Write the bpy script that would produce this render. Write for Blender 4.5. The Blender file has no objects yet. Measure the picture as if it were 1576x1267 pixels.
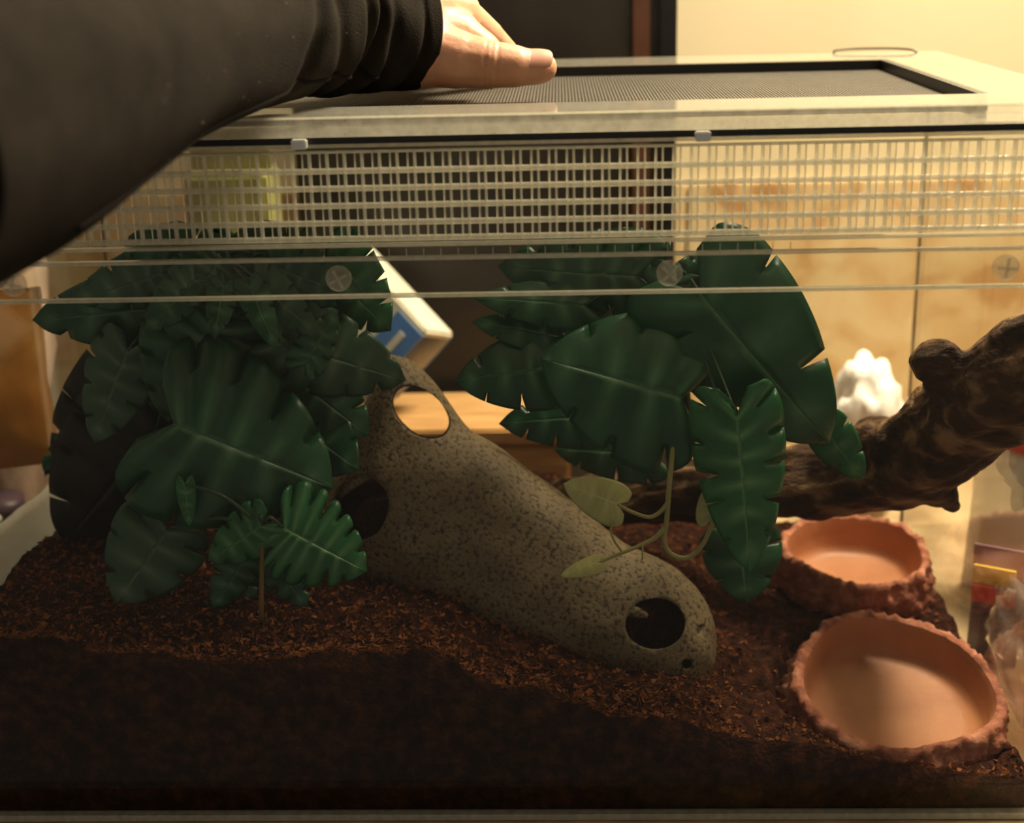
import bpy, bmesh, math, random
from mathutils import Vector, Matrix, noise
from bpy import context
random.seed(7)
S = context.scene
COL = S.collection
V = Vector
PI = math.pi

# ------------------------------------------------------------------ camera
CAM = V((.0404, -.7099, .4778)); YAW, PIT, ROL, FPX = -.0385, .3129, -.0250, 2196.2
_cy, _sy, _cp, _sp, _cr, _sr = math.cos(YAW), math.sin(YAW), math.cos(PIT), math.sin(PIT), math.cos(ROL), math.sin(ROL)
FW = V((_sy*_cp, _cy*_cp, -_sp)); _rt = V((_cy, -_sy, 0)); _up = _rt.cross(FW)
RT = _rt*_cr + _up*_sr; UP = -_rt*_sr + _up*_cr
cd = bpy.data.cameras.new('camera'); cam = bpy.data.objects.new('camera', cd); COL.objects.link(cam)
cam.matrix_world = Matrix(((RT.x, UP.x, -FW.x, CAM.x), (RT.y, UP.y, -FW.y, CAM.y), (RT.z, UP.z, -FW.z, CAM.z), (0, 0, 0, 1)))
cd.sensor_fit = 'HORIZONTAL'; cd.sensor_width = 36; cd.lens = 36*FPX/1576; cd.clip_start = .01
cd.dof.use_dof = True; cd.dof.focus_distance = .80; cd.dof.aperture_fstop = 6.0
S.camera = cam

# ------------------------------------------------------------------ world and lights
w = bpy.data.worlds.new('world'); S.world = w; w.use_nodes = True
w.node_tree.nodes['Background'].inputs[0].default_value = (1.0, .86, .68, 1)
w.node_tree.nodes['Background'].inputs[1].default_value = .15
def area(name, loc, target, size, power, col):
    ld = bpy.data.lights.new(name, 'AREA'); ld.shape = 'DISK'; ld.size = size; ld.energy = power; ld.color = col
    lo = bpy.data.objects.new(name, ld); COL.objects.link(lo); lo.location = loc
    lo.rotation_euler = (V(target)-V(loc)).to_track_quat('-Z', 'Y').to_euler()
    return lo
area('ceiling_lamp_light', (.62, .42, 1.32), (.10, .22, .1), .36, 44, (1, .86, .62))
vs = S.view_settings
vs.view_transform = 'Standard'; vs.look = 'None'; vs.gamma = 1; vs.use_curve_mapping = False; vs.exposure = 0.25
try:
    S.cycles.transparent_max_bounces = 40; S.cycles.max_bounces = 10
except Exception: pass

# ------------------------------------------------------------------ helpers
def ray(u, v): return FW + RT*((u-788)/FPX) + UP*((633.5-v)/FPX)
def aty(u, v, y):
    d = ray(u, v); return CAM + d*((y-CAM.y)/d.y)
def atz(u, v, z):
    d = ray(u, v); return CAM + d*((z-CAM.z)/d.z)
def pxm(p): return FPX/(V(p)-CAM).dot(FW)          # pixels per metre at a point

def interp(x, xs, ys):
    if x <= xs[0]: return ys[0]
    for i in range(len(xs)-1):
        if x <= xs[i+1]:
            t = (x-xs[i])/(xs[i+1]-xs[i]); t = t*t*(3-2*t)
            return ys[i]*(1-t)+ys[i+1]*t
    return ys[-1]

def lerp(x, xs, ys):
    if x <= xs[0]: return ys[0]
    m = len(xs)
    for i in range(m-1):
        if x <= xs[i+1]:
            t = (x-xs[i])/(xs[i+1]-xs[i]); h = xs[i+1]-xs[i]
            d0 = (ys[i+1]-ys[max(i-1, 0)])/(xs[i+1]-xs[max(i-1, 0)]); d1 = (ys[min(i+2, m-1)]-ys[i])/(xs[min(i+2, m-1)]-xs[i])
            return (2*t**3-3*t*t+1)*ys[i]+(t**3-2*t*t+t)*h*d0+(-2*t**3+3*t*t)*ys[i+1]+(t**3-t*t)*h*d1
    return ys[-1]

def catmull(pts, n):
    """pts: list of tuples (any length) -> n*(len-1)+1 smooth samples"""
    out = []; m = len(pts)
    for i in range(m-1):
        p0, p1, p2, p3 = pts[max(i-1, 0)], pts[i], pts[i+1], pts[min(i+2, m-1)]
        for k in range(n):
            t = k/n
            out.append(tuple(.5*((2*b)+(-a+c)*t+(2*a-5*b+4*c-d)*t*t+(-a+3*b-3*c+d)*t**3) for a, b, c, d in zip(p0, p1, p2, p3)))
    out.append(tuple(pts[-1])); return out

def link(name, me, mats, parent=None, smooth=False):
    o = bpy.data.objects.new(name, me); COL.objects.link(o)
    for m in (mats if isinstance(mats, (list, tuple)) else [mats]): me.materials.append(m)
    if parent is not None: o.parent = parent
    if smooth: me.polygons.foreach_set('use_smooth', [True]*len(me.polygons))
    return o
def obj(name, bm, mats, parent=None, smooth=False):
    me = bpy.data.meshes.new(name); bmesh.ops.recalc_face_normals(bm, faces=bm.faces[:]); bm.to_mesh(me); bm.free()
    return link(name, me, mats, parent, smooth)
def raw(name, vs_, fs, mats, parent=None, smooth=True):
    me = bpy.data.meshes.new(name); me.from_pydata([tuple(v) for v in vs_], [], fs); me.update()
    return link(name, me, mats, parent, smooth)
def empty(name, loc, label, cat, group=None):
    o = bpy.data.objects.new(name, None); COL.objects.link(o); o.location = loc; o.empty_display_size = .02
    tag(o, label, cat, group)
    context.view_layer.update()
    return o
def tag(o, label=None, cat=None, group=None, kind=None):
    if label: o['label'] = label
    if cat: o['category'] = cat
    if group: o['group'] = group
    if kind: o['kind'] = kind
    return o
def adopt(o, parent):
    """parent o to an Empty that is only translated, keeping the mesh's world-space coordinates"""
    o.parent = parent
    p = parent; off = V((0, 0, 0))
    while p is not None: off += p.location; p = p.parent
    o.location = -off
    return o
def box(bm, x0, x1, y0, y1, z0, z1, mi=0):
    vv = [bm.verts.new((x, y, z)) for x in (x0, x1) for y in (y0, y1) for z in (z0, z1)]
    for q in ((0, 1, 3, 2), (4, 6, 7, 5), (0, 4, 5, 1), (2, 3, 7, 6), (0, 2, 6, 4), (1, 5, 7, 3)):
        f = bm.faces.new([vv[i] for i in q]); f.material_index = mi
    return bm
def boxo(name, dims, mat, parent=None, bev=0, smooth=False):
    bm = bmesh.new(); box(bm, *dims)
    if bev: bmesh.ops.bevel(bm, geom=bm.edges[:], offset=bev, segments=2, affect='EDGES')
    o = obj(name, bm, mat, None, smooth)
    if parent is not None: adopt(o, parent)
    return o
def bake(o):
    dg = context.evaluated_depsgraph_get(); dg.update()
    me = bpy.data.meshes.new_from_object(o.evaluated_get(dg))
    old = o.data; o.modifiers.clear(); o.data = me; bpy.data.meshes.remove(old)
    me.polygons.foreach_set('use_smooth', [True]*len(me.polygons)); return o
def frame_of(d):
    d = d.normalized(); a = V((0, 0, 1)) if abs(d.z) < .9 else V((1, 0, 0))
    s = d.cross(a).normalized(); return s, s.cross(d).normalized()
def tube(name, pts, mat, parent=None, n=8, sub=6, caps=True):
    """pts: (x,y,z,r) control points"""
    P = catmull(pts, sub); vv = []; ff = []
    s0 = None
    for i, p in enumerate(P):
        a = V(P[max(i-1, 0)][:3]); b = V(P[min(i+1, len(P)-1)][:3]); d = (b-a).normalized()
        if s0 is None: s0, _ = frame_of(d)
        s0 = (s0-d*s0.dot(d)).normalized(); t0 = d.cross(s0)
        for k in range(n):
            an = 2*PI*k/n; vv.append(V(p[:3])+(s0*math.cos(an)+t0*math.sin(an))*p[3])
    for i in range(len(P)-1):
        for k in range(n): ff.append((i*n+k, i*n+(k+1) % n, (i+1)*n+(k+1) % n, (i+1)*n+k))
    if caps: ff.append(tuple(range(n))[::-1]); ff.append(tuple((len(P)-1)*n+k for k in range(n)))
    o = raw(name, vv, ff, mat)
    if parent is not None: adopt(o, parent)
    return o
def capsules(bm, chain, n=14):
    """sphere-swept tapered tube into bm; chain = [(Vector, r), ...]; overlapping pieces for a later voxel remesh"""
    for (a, ra), (b, rb) in zip(chain[:-1], chain[1:]):
        d = b-a
        if d.length < 1e-6: continue
        s, t = frame_of(d); dn = d.normalized(); rings = []
        prof = [(-math.cos(q), math.sin(q)) for q in (.25, .6, 1.0, 1.35)]
        secs = [(a+dn*(c*ra), ra*q) for c, q in prof]+[(b+dn*(-c*rb), rb*q) for c, q in prof[::-1]]
        for p, r in secs: rings.append([bm.verts.new(p+(s*math.cos(2*PI*k/n)+t*math.sin(2*PI*k/n))*r) for k in range(n)])
        for i in range(len(rings)-1):
            for k in range(n): bm.faces.new((rings[i][k], rings[i][(k+1) % n], rings[i+1][(k+1) % n], rings[i+1][k]))
        bm.faces.new(rings[0][::-1]); bm.faces.new(rings[-1])
def remeshed(name, bm, mat, voxel, smooth_it, parent=None):
    o = obj(name, bm, mat)
    m = o.modifiers.new('r', 'REMESH'); m.mode = 'VOXEL'; m.voxel_size = voxel
    m = o.modifiers.new('s', 'SMOOTH'); m.iterations = smooth_it; m.factor = .5
    bake(o)
    if parent is not None: adopt(o, parent)
    return o

# ------------------------------------------------------------------ materials
def newmat(name):
    m = bpy.data.materials.new(name); m.use_nodes = True; nt = m.node_tree
    return m, nt, nt.nodes, nt.links, nt.nodes['Principled BSDF']
def c4(c): return (c[0], c[1], c[2], 1)
def noise_mat(name, stops, scale=20, rough=.6, bump=0, bscale=None, detail=6, spec=.5, stretch=None, dist=.002, distort=0):
    """stops: [(pos, colour)...] of a colour ramp on object-space noise"""
    m, nt, N, L, P = newmat(name)
    tc = N.new('ShaderNodeTexCoord'); src = tc.outputs['Object']
    if stretch:
        mp = N.new('ShaderNodeMapping'); mp.inputs['Scale'].default_value = stretch; L.new(src, mp.inputs[0]); src = mp.outputs[0]
    nz = N.new('ShaderNodeTexNoise'); nz.inputs['Scale'].default_value = scale; nz.inputs['Detail'].default_value = detail
    nz.inputs['Distortion'].default_value = distort
    L.new(src, nz.inputs['Vector'])
    cr = N.new('ShaderNodeValToRGB'); e = cr.color_ramp.elements
    while len(e) < len(stops): e.new(.5)
    for el, (p, c) in zip(e, stops): el.position = p; el.color = c4(c)
    L.new(nz.outputs[0], cr.inputs[0]); L.new(cr.outputs[0], P.inputs['Base Color'])
    P.inputs['Roughness'].default_value = rough; P.inputs['Specular IOR Level'].default_value = spec
    if bump:
        n2 = N.new('ShaderNodeTexNoise'); n2.inputs['Scale'].default_value = bscale or scale*3; n2.inputs['Detail'].default_value = 8
        L.new(src, n2.inputs['Vector'])
        b = N.new('ShaderNodeBump'); b.inputs['Strength'].default_value = bump; b.inputs['Distance'].default_value = dist
        L.new(n2.outputs[0], b.inputs['Height']); L.new(b.outputs[0], P.inputs['Normal'])
    return m
def flat(name, c, rough=.5, spec=.5, var=.12, scale=40, **k):
    a = tuple(x*(1-var) for x in c); b = tuple(min(1, x*(1+var)) for x in c)
    return noise_mat(name, [(.3, a), (.7, b)], scale, rough, spec=spec, **k)

def acrylic(name, tint=(.97, .97, .95), frost=0.0, fcol=(.8, .78, .68), rough=.03):
    """clear sheet plastic: see-through with Fresnel reflection, optionally part frosted (cut edges)"""
    m, nt, N, L, P = newmat(name)
    N.remove(P); out = N['Material Output']
    tr = N.new('ShaderNodeBsdfTransparent'); tr.inputs[0].default_value = c4(tint)
    gl = N.new('ShaderNodeBsdfGlossy'); gl.inputs['Roughness'].default_value = rough; gl.inputs[0].default_value = (1, 1, 1, 1)
    lw = N.new('ShaderNodeLayerWeight'); lw.inputs[0].default_value = .5
    pw = N.new('ShaderNodeMath'); pw.operation = 'POWER'; pw.inputs[1].default_value = 5; L.new(lw.outputs['Facing'], pw.inputs[0])
    ml = N.new('ShaderNodeMath'); ml.operation = 'MULTIPLY_ADD'; ml.inputs[1].default_value = .9; ml.inputs[2].default_value = .014; L.new(pw.outputs[0], ml.inputs[0])
    mx = N.new('ShaderNodeMixShader'); L.new(ml.outputs[0], mx.inputs[0])
    base = tr.outputs[0]
    if frost:
        df = N.new('ShaderNodeBsdfDiffuse'); df.inputs[0].default_value = c4(fcol)
        tl = N.new('ShaderNodeBsdfTranslucent'); tl.inputs[0].default_value = c4(fcol)
        ad = N.new('ShaderNodeMixShader'); ad.inputs[0].default_value = .5; L.new(df.outputs[0], ad.inputs[1]); L.new(tl.outputs[0], ad.inputs[2])
        m2 = N.new('ShaderNodeMixShader'); 
        tc = N.new('ShaderNodeTexCoord'); nz = N.new('ShaderNodeTexNoise'); nz.inputs['Scale'].default_value = 180; L.new(tc.outputs['Object'], nz.inputs['Vector'])
        mr = N.new('ShaderNodeMapRange'); mr.inputs[1].default_value = .3; mr.inputs[2].default_value = .7; mr.inputs[3].default_value = frost*.8; mr.inputs[4].default_value = min(1, frost*1.15)
        L.new(nz.outputs[0], mr.inputs[0]); L.new(mr.outputs[0], m2.inputs[0])
        L.new(base, m2.inputs[1]); L.new(ad.outputs[0], m2.inputs[2]); base = m2.outputs[0]
    L.new(base, mx.inputs[1]); L.new(gl.outputs[0], mx.inputs[2]); L.new(mx.outputs[0], out.inputs[0])
    return m

def leaf_mat(name, dark, mid, pale, rough=.36):
    m, nt, N, L, P = newmat(name)
    uv = N.new('ShaderNodeUVMap'); uv.uv_map = 'leaf'
    sx = N.new('ShaderNodeSeparateXYZ'); L.new(uv.outputs[0], sx.inputs[0])      # x = |u| from midrib to margin, y = place across the lobe
    tc = N.new('ShaderNodeTexCoord')
    nz = N.new('ShaderNodeTexNoise'); nz.inputs['Scale'].default_value = 45; nz.inputs['Detail'].default_value = 4; L.new(tc.outputs['Object'], nz.inputs['Vector'])
    def mth(op, a, b=None, c=None):
        n = N.new('ShaderNodeMath'); n.operation = op
        for i, x in enumerate((a, b, c)):
            if x is None: continue
            if isinstance(x, (int, float)): n.inputs[i].default_value = x
            else: L.new(x, n.inputs[i])
        return n.outputs[0]
    d = mth('ABSOLUTE', mth('SUBTRACT', sx.outputs[1], .5))
    vein = mth('SUBTRACT', 1.0, mth('MULTIPLY', d, 3.4)); vein.node.use_clamp = True
    fade = mth('SUBTRACT', 1.0, mth('MULTIPLY', sx.outputs[0], 1.05)); fade.node.use_clamp = True
    v1 = mth('MULTIPLY', mth('MULTIPLY', vein, fade), mth('MULTIPLY', nz.outputs[0], 1.7))
    mid_r = mth('SUBTRACT', 1.0, mth('MULTIPLY', sx.outputs[0], 16.0)); mid_r.node.use_clamp = True
    fac = mth('MAXIMUM', v1, mth('MULTIPLY', mid_r, .8)); fac.node.use_clamp = True
    cr = N.new('ShaderNodeValToRGB'); e = cr.color_ramp.elements; e[0].color = c4(dark); e[1].color = c4(mid); e[0].position = .3; e[1].position = .7
    L.new(nz.outputs[0], cr.inputs[0])
    mx = N.new('ShaderNodeMix'); mx.data_type = 'RGBA'; L.new(fac, mx.inputs[0]); L.new(cr.outputs[0], mx.inputs[6]); mx.inputs[7].default_value = c4(pale)
    L.new(mx.outputs[2], P.inputs['Base Color'])
    P.inputs['Roughness'].default_value = rough; P.inputs['Specular IOR Level'].default_value = .4
    return m

M = {}
M['clear'] = acrylic('clear_acrylic')
M['frost'] = acrylic('frosted_cut_edge', frost=.72, fcol=(.9, .87, .76))
M['frost2'] = acrylic('frosted_bar', frost=.58, fcol=(.9, .87, .76))
M['lidc'] = acrylic('lid_acrylic', frost=.38, fcol=(.8, .76, .64), rough=.06)
M['edge'] = acrylic('polished_edge', frost=.55, fcol=(.85, .82, .7))
M['screw'] = acrylic('clear_screw', frost=.45, fcol=(.8, .77, .68), rough=.15)
M['seam'] = flat('brown_seam', (.10, .075, .04), .4)
M['black'] = flat('black_trim', (.006, .006, .007), .45)
M['mesh'] = flat('black_mesh', (.085, .075, .06), .5)
M['white'] = flat('white_plastic', (.85, .84, .78), .35)
M['soil'] = noise_mat('coir_substrate', [(.28, (.012, .0042, .0032)), (.5, (.036, .0115, .0065)), (.75, (.105, .034, .014))], 130, .95, bump=1.0, bscale=420, spec=.1, detail=10, dist=.004)
M['crumb'] = noise_mat('coir_crumbs', [(.3, (.06, .018, .007)), (.7, (.32, .11, .036))], 160, .95, spec=.1)
M['fibre'] = flat('coir_fibre', (.24, .12, .05), .9, spec=.1)
M['leaf'] = leaf_mat('monstera_leaf', (.007, .050, .020), (.014, .085, .036), (.085, .20, .10))
M['leafb'] = leaf_mat('bright_leaf', (.010, .085, .026), (.022, .14, .045), (.13, .28, .12))
M['leafg'] = leaf_mat('dull_leaf', (.020, .062, .032), (.034, .09, .045), (.12, .18, .11), .42)
M['leafd'] = leaf_mat('shaded_leaf', (.008, .008, .005), (.014, .012, .008), (.022, .02, .012), .5)  # near-black leaf colours: shade on the rear left leaves, put into the colour
M['pale'] = leaf_mat('pale_vine_leaf', (.30, .30, .11), (.42, .40, .16), (.50, .48, .24), .5)
M['vine'] = flat('pale_vine_stem', (.30, .28, .10), .5)
M['stem'] = flat('dark_stem', (.02, .018, .012), .5)
M['stemg'] = flat('green_stem', (.02, .06, .02), .45)
M['stick'] = flat('brown_stick', (.16, .08, .025), .7)
M['terra'] = noise_mat('terracotta_smooth', [(.3, (.36, .135, .06)), (.7, (.49, .205, .092))], 26, .5, bump=.15, bscale=200, spec=.4)
M['terrar'] = noise_mat('terracotta_rock', [(.3, (.19, .058, .034)), (.55, (.42, .15, .088)), (.75, (.60, .29, .20))], 85, .75, bump=.8, bscale=220, spec=.3)
M['wood'] = noise_mat('driftwood', [(.30, (.013, .006, .0032)), (.50, (.07, .034, .017)), (.66, (.28, .165, .085))], 48, .75, bump=1.0, bscale=110, spec=.25, stretch=(.5, 1.2, 1.2), dist=.008, distort=.3)
M['paint'] = noise_mat('cream_paint', [(.3, (.74, .63, .40)), (.7, (.80, .69, .45))], 6, .7, bump=.05, bscale=300)
M['tile'] = noise_mat('marbled_tile', [(.36, (.50, .27, .10)), (.46, (.68, .48, .24)), (.60, (.76, .61, .36))], 13, .35, distort=1.2, detail=8)
M['grout'] = flat('grout', (.5, .40, .24), .9)
M['counter'] = noise_mat('counter', [(.35, (.32, .22, .12)), (.65, (.48, .36, .21))], 30, .4)

def speckled():
    m, nt, N, L, P = newmat('speckled_resin')
    tc = N.new('ShaderNodeTexCoord')
    n1 = N.new('ShaderNodeTexNoise'); n1.inputs['Scale'].default_value = 28; n1.inputs['Detail'].default_value = 5; L.new(tc.outputs['Object'], n1.inputs['Vector'])
    cr = N.new('ShaderNodeValToRGB'); e = cr.color_ramp.elements; e[0].position = .32; e[0].color = (.15, .105, .055, 1); e[1].position = .68; e[1].color = (.29, .22, .125, 1)
    L.new(n1.outputs[0], cr.inputs[0])
    n2 = N.new('ShaderNodeTexNoise'); n2.inputs['Scale'].default_value = 400; n2.inputs['Detail'].default_value = 3; L.new(tc.outputs['Object'], n2.inputs['Vector'])
    c2 = N.new('ShaderNodeValToRGB'); e = c2.color_ramp.elements; e[0].position = .50; e[0].color = (0, 0, 0, 1); e[1].position = .66; e[1].color = (1, 1, 1, 1)
    L.new(n2.outputs[0], c2.inputs[0])
    mx = N.new('ShaderNodeMix'); mx.data_type = 'RGBA'; L.new(c2.outputs[0], mx.inputs[0]); L.new(cr.outputs[0], mx.inputs[6]); mx.inputs[7].default_value = (.05, .036, .022, 1)
    L.new(mx.outputs[2], P.inputs['Base Color']); P.inputs['Roughness'].default_value = .6; P.inputs['Specular IOR Level'].default_value = .3
    b = N.new('ShaderNodeBump'); b.inputs['Strength'].default_value = .5; b.inputs['Distance'].default_value = .0015; b.invert = True
    L.new(n2.outputs[0], b.inputs['Height']); L.new(b.outputs[0], P.inputs['Normal'])
    return m
M['resin'] = speckled()
def skinmat():
    m = noise_mat('skin', [(.3, (.54, .25, .14)), (.7, (.66, .35, .21))], 55, .5, bump=.25, bscale=420, dist=.0008)
    P = m.node_tree.nodes['Principled BSDF']
    P.inputs['Subsurface Weight'].default_value = .25; P.inputs['Subsurface Radius'].default_value = (.006, .002, .001); P.inputs['Subsurface Scale'].default_value = 1.0
    return m
M['skin'] = skinmat()
M['nail'] = flat('nail', (.60, .28, .19), .4, var=.05)
M['cloth'] = noise_mat('black_sleeve_cloth', [(.3, (.010, .0072, .005)), (.7, (.018, .0135, .009))], 60, .95, bump=.5, bscale=900, spec=.12, dist=.001)
M['stitch'] = flat('seam_stitch', (.008, .006, .005), .95, spec=.1)
M['lint'] = flat('lint', (.5, .46, .4), .9)
M['casewood'] = noise_mat('black_case', [(.3, (.011, .009, .007)), (.7, (.03, .025, .018))], 18, .5)
M['brown'] = flat('brown_strip', (.12, .045, .022), .5)
M['board'] = noise_mat('wood_board', [(.35, (.38, .20, .075)), (.65, (.55, .32, .13))], 22, .55, stretch=(1, 6, 6))
M['carton'] = flat('white_carton', (.66, .62, .52), .5, var=.06)
M['blue'] = flat('blue_print', (.07, .20, .55), .5)
M['orange'] = noise_mat('orange_pouch', [(.3, (.58, .21, .03)), (.7, (.78, .36, .07))], 30, .35)
M['paper'] = flat('white_paper', (.74, .70, .62), .8, var=.05)
M['film'] = acrylic('plastic_film', tint=(.75, .66, .60), frost=.30, fcol=(.55, .46, .42), rough=.12)
M['red'] = flat('red_print', (.72, .06, .04), .4)
M['yellow'] = flat('yellow_print', (.75, .52, .05), .4)
M['purple'] = flat('purple_print', (.14, .08, .13), .4)
M['glass_grey'] = flat('grey_jar', (.16, .12, .11), .25)
M['lime'] = noise_mat('lime_carton', [(.35, (.16, .14, .06)), (.65, (.33, .32, .10))], 16, .5)
M['tissue'] = flat('white_tissue', (.82, .77, .74), .85, var=.05)
M['tbrown'] = flat('tan_wrapper', (.34, .23, .17), .4)

# ------------------------------------------------------------------ setting
WY = .66
bm = bmesh.new(); box(bm, -1.6, 1.6, WY, WY+.05, -.05, 1.6)
wall = tag(obj('wall_back', bm, M['paint']), 'cream painted back wall above the marbled tiles', kind='structure')
ti = 0
for r in range(1):
    for cidx in range(-4, 5):
        x0 = .16+cidx*.40; z0 = .0+r*.27
        t = boxo('tile', (x0+.001, x0+.399, WY-.008, WY, z0+.001, z0+.262), M['tile'], wall, bev=.0015)
bm = bmesh.new(); box(bm, -1.6, 1.6, -.035, WY, -.04, -.0005)
tag(obj('countertop', bm, M['counter']), 'tan speckled countertop under the clear tank', 'countertop')

# ------------------------------------------------------------------ the tank
X, D, T = .308, .347, .004
ZB = .3398; GP = .00878; ZR = [ZB+i*.00872 for i in range(5)]+[ZB+.0445]
tank = empty('terrarium_tank', (0, D/2, 0), 'clear acrylic terrarium tank with square-holed vent band, holding soil, plants and bowls', 'terrarium')
def tp(name, dims, mat, bev=0): return boxo(name, dims, mat, tank, bev)
tp('base_plate', (-X, X, 0, D, 0, T), M['edge'])
tp('front_panel', (-X+T, X-T, 0, T, T, ZB-.002), M['clear'])
tp('top_rail', (-X+T, X-T, 0, T, ZR[-1], .3865), M['clear'])
tp('back_panel', (-X+T, X-T, D-T, D, T, .3865), M['clear'])
tp('side_panel', (-X, -X+T, 0, D, T, .3865), M['clear'])
tp('side_panel', (X-T, X, 0, D, T, .3865), M['clear'])
for sx in (-1, 1):
    tp('back_corner_seam', (sx*X-.0012-(0.0018 if sx > 0 else -.0018), sx*X+.0012-(0.0018 if sx > 0 else -.0018), D-.0002, D+.0012, T, .3865), M['seam'])
for (z0, z1) in ((ZB-.0035, ZB-.002), (ZR[-1]-.0006, ZR[-1]+.0004), (.3865, .3882)):
    tp('polished_edge', (-X+T, X-T, -.0004, T+.0004, z0, z1), M['edge'])
tp('polished_edge', (-X, X, -.0006, .0004, .0005, .0036), M['edge'])
# mounting rail in front of the panel, with four clear screws
RZ0, RZ1 = .3125, .3300
tp('mounting_rail', (-X, X, -.0035, -.0003, RZ0, RZ1), M['clear'])
tp('rail_edge', (-X, X, -.0040, -.0001, RZ1, RZ1+.0018), M['edge'])
tp('rail_edge', (-X, X, -.0040, -.0001, RZ0-.0018, RZ0), M['edge'])
def screw(x, z, rot):
    n = 28; bm = bmesh.new(); rr = .0066
    prof = [(rr, -.0036), (rr, -.0054), (rr*.9, -.0066), (rr*.72, -.0070), (rr*.55, -.0064), (.0009, -.0066)]
    rings = [[bm.verts.new((x+q*math.cos(2*PI*k/n), y, z+q*math.sin(2*PI*k/n))) for k in range(n)] for q, y in prof]
    for i in range(len(rings)-1):
        for k in range(n): bm.faces.new((rings[i][k], rings[i][(k+1) % n], rings[i+1][(k+1) % n], rings[i+1][k]))
    bm.faces.new(rings[-1])
    o = obj('screw', bm, M['screw'], None, True); adopt(o, tank)
    bm = bmesh.new()
    for a in (0, PI/2):
        b2 = bmesh.new(); box(b2, -.0050, .0050, -.0004, .0004, -.0007, .0007)
        m4 = Matrix.Translation((x, -.0072, z)) @ Matrix.Rotation(rot+a, 4, 'Y')
        b2.transform(m4); me = bpy.data.meshes.new('x'); b2.to_mesh(me); bm.from_mesh(me); b2.free(); bpy.data.meshes.remove(me)
    s = obj('screw_slot', bm, M['screw']); s.parent = o
for i, rt_ in enumerate((.3, 1.1, .75, .1)): screw(.0106+.167*(i-1.5), .3215, rt_)
# vent band: chamfered vertical bars in front of round-edged cross bars, each its own piece
def vbar_mesh():
    hw, fw_ = .0023, .0011
    prof = [(-hw, T), (-hw, .0022), (-fw_, .0000), (fw_, .0000), (hw, .0022), (hw, T)]
    z0, z1 = ZR[0], ZR[-1]; n = len(prof)
    vv = [(x, y, z) for z in (z0, z1) for x, y in prof]; ff = [(i, i+1, n+i+1, n+i) for i in range(n-1)]+[(n-1, 0, n, 2*n-1)]
    me = bpy.data.meshes.new('vent_bar'); me.from_pydata(vv, [], ff); me.update()
    me.materials.append(M['clear']); me.materials.append(M['frost'])
    for i, p in enumerate(me.polygons): p.material_index = 1 if i in (0, 1, 3, 4) else 0
    return me
vb = vbar_mesh()
nb = int(round(.532/GP)); x00 = .2294-GP*round((.2294+.266)/GP)
for i in range(nb+1):
    o = bpy.data.objects.new('vent_bar', vb); COL.objects.link(o); o.parent = tank; o.location = (x00+i*GP, -D/2, 0)
xe0, xe1 = x00-.0021, x00+nb*GP+.0021
for k, z in enumerate(ZR[:-1]):
    n = 8; ry, rz = .0017, .0016
    vv = []; ff = []
    for x in (xe0, xe1):
        for j in range(n): vv.append((x, .0023+ry*math.cos(2*PI*j/n+.39), z+(0.0006 if k == 0 else 0)+rz*math.sin(2*PI*j/n+.39)))
    for j in range(n): ff.append((j, (j+1) % n, n+(j+1) % n, n+j))
    adopt(raw('vent_cross_bar', vv, ff, M['frost2'], smooth=True), tank)
for sx, xx in ((-1, xe0), (1, xe1)):
    tp('vent_end_panel', ((-X+T, xx, 0, T, ZB-.002, ZR[-1]) if sx < 0 else (xx, X-T, 0, T, ZB-.002, ZR[-1])), M['clear'])
# engraved tick marks under the vent band
for i in range(0, nb, 1):
    x = x00+(i+.5)*GP
    if -.05 < x < .16: tp('tick_mark', (x-.0002, x+.0002, -.0003, .0002, ZB-.0085, ZB-.0045), M['edge'])

# ------------------------------------------------------------------ the lid
LZ0, LZ1 = .3920, .4020
lid = empty('screen_cover', (0, D/2, LZ0), 'clear acrylic cover with large black mesh screen lying on top of the tank', 'cover')
def lp(name, dims, mat, bev=0): return boxo(name, dims, mat, lid, bev)
OX, OY0, OY1 = .260, .044, .285
for dims in ((-X-.002, X+.002, -.003, OY0, LZ0, LZ1), (-X-.002, X+.002, OY1, D+.003, LZ0, LZ1), (-X-.002, -OX, OY0, OY1, LZ0, LZ1), (OX, X+.002, OY0, OY1, LZ0, LZ1)):
    lp('frame_bar', dims, M['lidc'], .0006)
for dims in ((-OX, OX, OY0, OY0+.002, LZ0+.001, LZ1-.0055), (-OX, OX, OY1-.004, OY1, LZ0-.003, LZ1-.0005), (-OX, -OX+.004, OY0+.002, OY1-.004, LZ0-.003, LZ1-.0005), (OX-.004, OX, OY0+.002, OY1-.004, LZ0-.003, LZ1-.0005)):
    lp('black_trim', dims, M['black'])
lp('gasket_strip', (-X, X, .0005, .0060, .3884, LZ0), M['black'])
lp('gasket_strip', (-X, X, D-.006, D-.0005, .3884, LZ0), M['black'])
lp('front_edge_line', (-X-.002, X+.002, -.0034, -.0028, LZ1-.0012, LZ1), M['edge'])
# woven screen: real wires, far too many to pick apart
bm = bmesh.new(); PW = .0019; HW = .00042; zz = LZ0+.003
nx = int(2*(OX-.004)/PW); ny = int((OY1-OY0-.006)/PW)
for i in range(nx+1):
    x = -OX+.004+i*PW; box(bm, x-HW, x+HW, OY0+.002, OY1-.004, zz-.0003, zz+.0003)
for j in range(ny+1):
    y = OY0+.002+j*PW; box(bm, -OX+.004, OX-.004, y-HW, y+HW, zz-.0006, zz+.00005)
sc = obj('screen_mesh', bm, M['mesh']); adopt(sc, lid); sc['kind'] = 'stuff'
for u in (1081, 460):
    p = aty(u, 0, -.002); xc = atz(u, 207 if u > 800 else 221, .3895).x
    lp('clip', (xc-.0038, xc+.0038, -.0055, -.0006, .3866, .3914), M['white'], .0006)
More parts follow.
